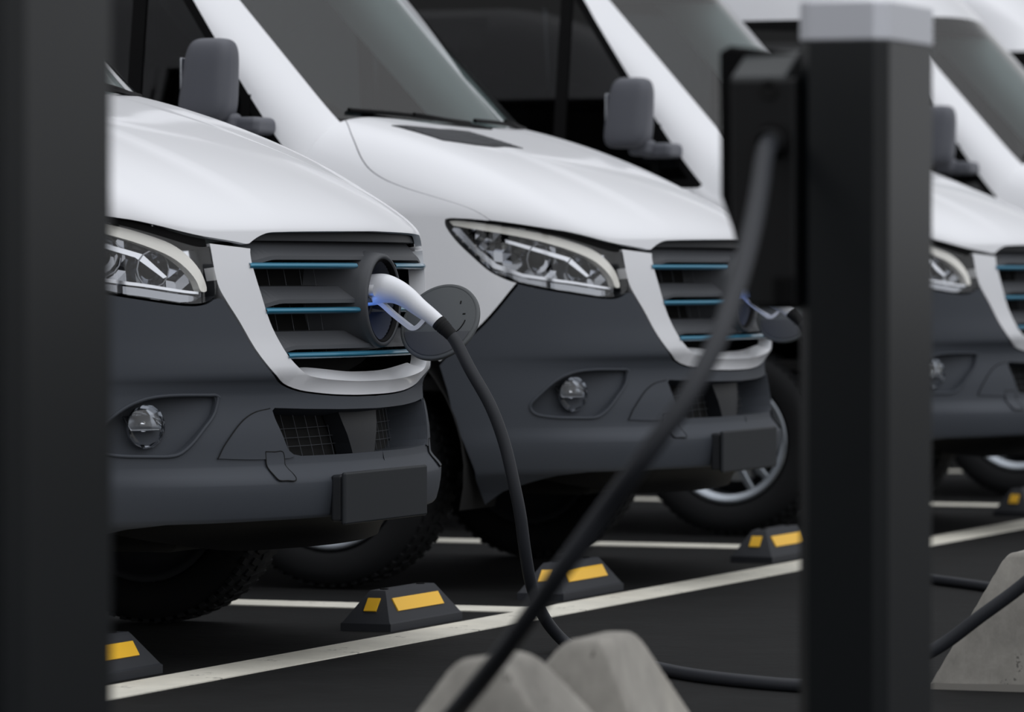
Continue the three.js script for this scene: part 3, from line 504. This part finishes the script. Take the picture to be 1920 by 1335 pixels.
// ---------- charging plug with its cable
function makeCable(label) {
  const t = new THREE.Group(), c = new THREE.Group(); c.name = 'plug'; t.add(c);
  const path = [[-.06, .910], [.03, .914], [.075, .918], [.105, .912], [.135, .897], [.167, .873], [.20, .850], [.224, .832]], R = curve1([[0, .036], [.33, .039], [.42, .038], [.55, .031], [.75, .024], [1, .0185]]);
  const cv = new THREE.CatmullRomCurve3(path.map((p) => V(p[0], p[1], .25)), false, 'centripetal');
  add('plug_body', grid((u, w) => { const p = cv.getPointAt(w), d = cv.getTangentAt(w), n = V(-d.y, d.x, 0), a = u * 2 * Math.PI, r = R(w); return [p.x + n.x * r * Math.cos(a), p.y + n.y * r * Math.cos(a), p.z + r * .85 * Math.sin(a)]; }, 28, 60), M.plug, c);
  add('plug_nose', alongX(lathe([[.0, -.06], [.026, -.06], [.028, -.05], [.030, .02]], 28)).translate(.0, .905, .25), M.plug, c);
  add('thumb_ridge', tube([[-.01, .912, .285], [.04, .914, .287], [.062, .914, .284]], .014, 20, 12), M.plug, c);
  const G = [[.045, .885], [.062, .884], [.10, .855], [.140, .826], [.150, .820], [.163, .821], [.176, .831], [.192, .850]];
  const gc = new THREE.CatmullRomCurve3(G.map((p) => V(p[0], p[1], .25)), false, 'centripetal');
  add('hand_guard', grid((u, w) => { const p = gc.getPointAt(w), d = gc.getTangentAt(w), n = V(-d.y, d.x, 0), q = [[-1, -1], [1, -1], [1, 1], [-1, 1], [-1, -1]][Math.round(u * 4)]; return [p.x + n.x * .0055 * q[0], p.y + n.y * .0055 * q[0], p.z + .011 * q[1]]; }, 4, 50).toNonIndexed(), M.guard, c);
  c.children.at(-1).geometry.computeVertexNormals();
  const e = V(.224, .832, .25), f = V(.252, .806, .25), dir = f.clone().sub(e).normalize(), rel = lathe([[0, -.006], [.0195, -.006], [.020, .004], [.0185, .006], [.0185, .010], [.0195, .011], [.0185, .013], [.018, .016], [.019, .017], [.0178, .019], [.0175, .022], [.0183, .023], [.017, .026], [.0158, .045]], 28);
  rel.applyQuaternion(new THREE.Quaternion().setFromUnitVectors(V(0, 1, 0), dir)).translate(e.x, e.y, e.z); add('strain_relief', rel, M.rubber, c);
  add('cable', tube([[.245, .813, .25], [.262, .794, .25], [.303, .722, .25], [.356, .627, .24], [.388, .537, .23], [.408, .444, .22], [.419, .357, .2], [.42, .269, .17], [.416, .186, .12], [.413, .125, .06], [.417, .075, 0], [.43, .036, -.05], [.447, .018, -.06], [.49, .0155, .0], [.662, .0155, .269], [.847, .0155, .478], [1.045, .0155, .702], [1.218, .0155, .828], [1.369, .0155, .896], [1.52, .022, .93], [1.62, .07, .92], [1.704, .117, .9], [1.797, .186, .9], [1.896, .26, .9], [2.05, .40, .92], [2.2, .62, .98], [2.30, .9, 1.09], [2.375, 1.12, 1.11], [2.392, 1.16, 1.06], [2.395, 1.163, 1.02]], .0155, 420, 14), M.cable, t);
  t.name = numbered('charging_cable'); scene.add(t); tag(t, label, 'charging cable', 'charging cables'); return t;
}
const cableA = makeCable('dark cable with white and blue-lit plug held in the grille of the nearest van');
{ const o = cableA.clone(); o.name = numbered('charging_cable'); scene.add(o); o.position.set(-.122, 0, -3.26); tag(o, 'dark cable of the second van, lying on the ground right of the charger post', 'charging cable', 'charging cables'); }

// ---------- charger posts
function makePost(unit) {                                   // origin at the base, middle of the column
  const t = new THREE.Group(), oct = (w, d, c) => [[w / 2, d / 2 - c], [w / 2 - c, d / 2], [-w / 2 + c, d / 2], [-w / 2, d / 2 - c], [-w / 2, -d / 2 + c], [-w / 2 + c, -d / 2], [w / 2 - c, -d / 2], [w / 2, -d / 2 + c]];
  const col = (w, d, c, h) => extrude(oct(w, d, c), h, .003).rotateX(-Math.PI / 2);
  add('column', col(.145, .28, .02, 1.318), M.post, t);
  add('cap', col(.147, .282, .021, .055).translate(0, 1.323, 0), M.cap, t);
  add('base_plate', [rbox(.26, .012, .38, .004, 0, .006, 0), ...[[1, 1], [1, -1], [-1, 1], [-1, -1]].map(([a, b]) => new THREE.CylinderGeometry(.011, .011, .018, 6).translate(a * .105, .02, b * .165))], M.darker, t);
  if (unit) {
    const u = new THREE.Group(); u.name = 'charging_unit'; t.add(u);
    add('unit_body', extrude([[-.072, .905], [-.150, .905], [-.163, .968], [-.178, 1.03], [-.180, 1.262], [-.072, 1.262]], .17, .006).translate(0, 0, -.03), M.unit, u);
    add('back_shell', extrude([[-.10, .90], [-.160, .90], [-.178, .968], [-.220, 1.08], [-.222, 1.308], [-.205, 1.318], [-.10, 1.305]], .16, .006).translate(0, 0, -.09), M.black, u);
    add('sloping_lid', extrude([[.145, 1.258], [.142, 1.266], [.06, 1.310], [-.06, 1.310], [-.06, 1.258]], .082, .004).rotateY(-Math.PI / 2).translate(-.094, 0, 0), M.hood, u);
    add('socket', lathe([[.012, 0], [.026, 0], [.029, .006], [.027, .012], [.018, .014], [.016, .004]], 28).rotateX(Math.PI / 2).translate(-.108, 1.165, .145), M.black, u);
    add('lock', lathe([[0, .002], [.010, .003], [.014, .006], [.016, .002], [.016, -.002]], 20).rotateX(Math.PI / 2).translate(-.115, 1.245, .146), M.void, u);
    add('base_socket', rbox(.03, .05, .02, .006, -.09, .93, .15), M.black, u);
  }
  return t;
}
const charger = makePost(true); charger.name = numbered('charger_post'); scene.add(charger); charger.position.set(2.503, 0, 4.125);
tag(charger, 'dark charger post with a pale grey cap and a black charging unit on its side', 'charger', 'charger posts');
const bare = makePost(true); bare.name = numbered('charger_post'); scene.add(bare); bare.position.set(1.975, 0, 6.05);
tag(bare, 'dark post filling the left edge of the picture, its cap out of sight', 'charger', 'charger posts');
bare.children.filter((c) => c.name === 'charging_unit').forEach((c) => bare.remove(c));

[[2.503, .885, 'charger post beyond the right edge that feeds the plugged-in nearest van'], [2.381, -2.375, 'charger post out of sight that feeds the second van']].forEach(([x, z, label]) => { const o = charger.clone(); o.name = numbered('charger_post'); scene.add(o); o.position.set(x, 0, z); tag(o, label); });

// cable hanging from the charging unit across the foreground
const loose = thing('hanging_cable', 'thick blurred cable hanging from the charging unit down across the concrete blocks', 'cable');
add('cable', tube([[2.395, 1.163, 4.262], [2.396, 1.162, 4.29], [2.41, 1.145, 4.357], [2.416, 1.124, 4.387], [2.431, 1.082, 4.452], [2.457, 1.004, 4.582], [2.474, 0.925, 4.706], [2.477, 0.851, 4.802], [2.451, 0.769, 4.868], [2.397, 0.689, 4.89], [2.32, 0.608, 4.846], [2.252, 0.53, 4.82], [2.173, 0.455, 4.744], [2.075, 0.378, 4.622], [1.975, 0.311, 4.48], [1.874, 0.25, 4.327], [1.756, 0.18, 4.159], [1.604, 0.093, 3.951], [1.06, .0155, 3.9], [.8, .0155, 3.7], [.4, .0155, 3.6]], .0155, 220, 14), M.cable, loose);
add('cable_gland', lathe([[.0155, 0], [.022, 0], [.021, .02], [.017, .03], [.0155, .03]], 20).rotateX(Math.PI / 2).translate(2.396, 1.1625, 4.285), M.rubber, loose);

// ---------- concrete blocks guarding the posts
function makeBlock(s, left, right, near, far, ridge) {       // slopes of the four sides, half length of the ridge
  seed = s; const H0 = .31, top = .028, xa = -top - H0 / left, xb = top + H0 / right, za = -ridge - H0 / far, zb = ridge + H0 / near, n = 64;
  const soft = (a, b, k) => { const h = clamp(.5 + .5 * (b - a) / k, 0, 1); return mix(b, a, h) - k * h * (1 - h); }, wob = Array.from({ length: 4 }, () => rnd() * 6);
  const hAt = (x, z) => Math.max(0, soft(soft(soft((x - xa) * left, (xb - x) * right, .02), soft((z - za) * far, (zb - z) * near, .02), .016) + .016, H0 + .006, .03) + .0012 * Math.sin(23 * x + wob[0]) * Math.sin(27 * z + wob[1]));
  const g = grid((u, w) => { const x = mix(xa, xb, u), z = mix(zb, za, w); return [x, hAt(x, z), z]; }, n, n);
  const P = g.attributes.position, U = []; for (let i = 0; i < P.count; i++) U.push(P.getX(i) * 1.6 + s * .13, (P.getZ(i) + P.getY(i)) * 1.6); g.setAttribute('uv', new THREE.Float32BufferAttribute(U, 2));
  const skirt = [], edge = (a, b) => { const A = [a[0], 0, a[1]], B = [b[0], 0, b[1]], C = [b[0], hAt(...b), b[1]], D = [a[0], hAt(...a), a[1]]; skirt.push(...A, ...B, ...C, ...A, ...C, ...D); };
  for (let i = 0; i < n; i++) { const p = i / n, q = (i + 1) / n, X = (t) => mix(xa, xb, t), Z = (t) => mix(za, zb, t); edge([X(p), zb], [X(q), zb]); edge([X(q), za], [X(p), za]); edge([xb, Z(q)], [xb, Z(p)]); edge([xa, Z(p)], [xa, Z(q)]); }
  const k = new THREE.BufferGeometry(); k.setAttribute('position', new THREE.Float32BufferAttribute(skirt, 3)); k.computeVertexNormals();
  const m = new THREE.Mesh(mergeGeometries([plain(g), plain(k)]), M.concrete); m.castShadow = m.receiveShadow = true; return m;
}
for (const [x, z, a, shape, label] of [[1.795, 3.40, 0, [3, 1.35, 1.85, 3, 2.4, .09], 'blurred concrete block with the taller peak, right of the hanging cable'], [1.78, 3.885, 0, [5, 1.45, 1.1, 3.2, 2.6, .085], 'blurred concrete block crossed by the hanging cable, lower peak at the bottom edge'], [1.82, .45, 0, [9, 1.85, 1.85, 4.5, 4.5, .19], 'sharp grey concrete block right of the charger post, a cable rising past it']]) {
  const b = makeBlock(...shape); b.name = numbered('concrete_block'); scene.add(b); b.position.set(x, 0, z); b.rotation.y = a; tag(b, label, 'concrete block', 'concrete blocks');
}

renderer.render(scene, camera);
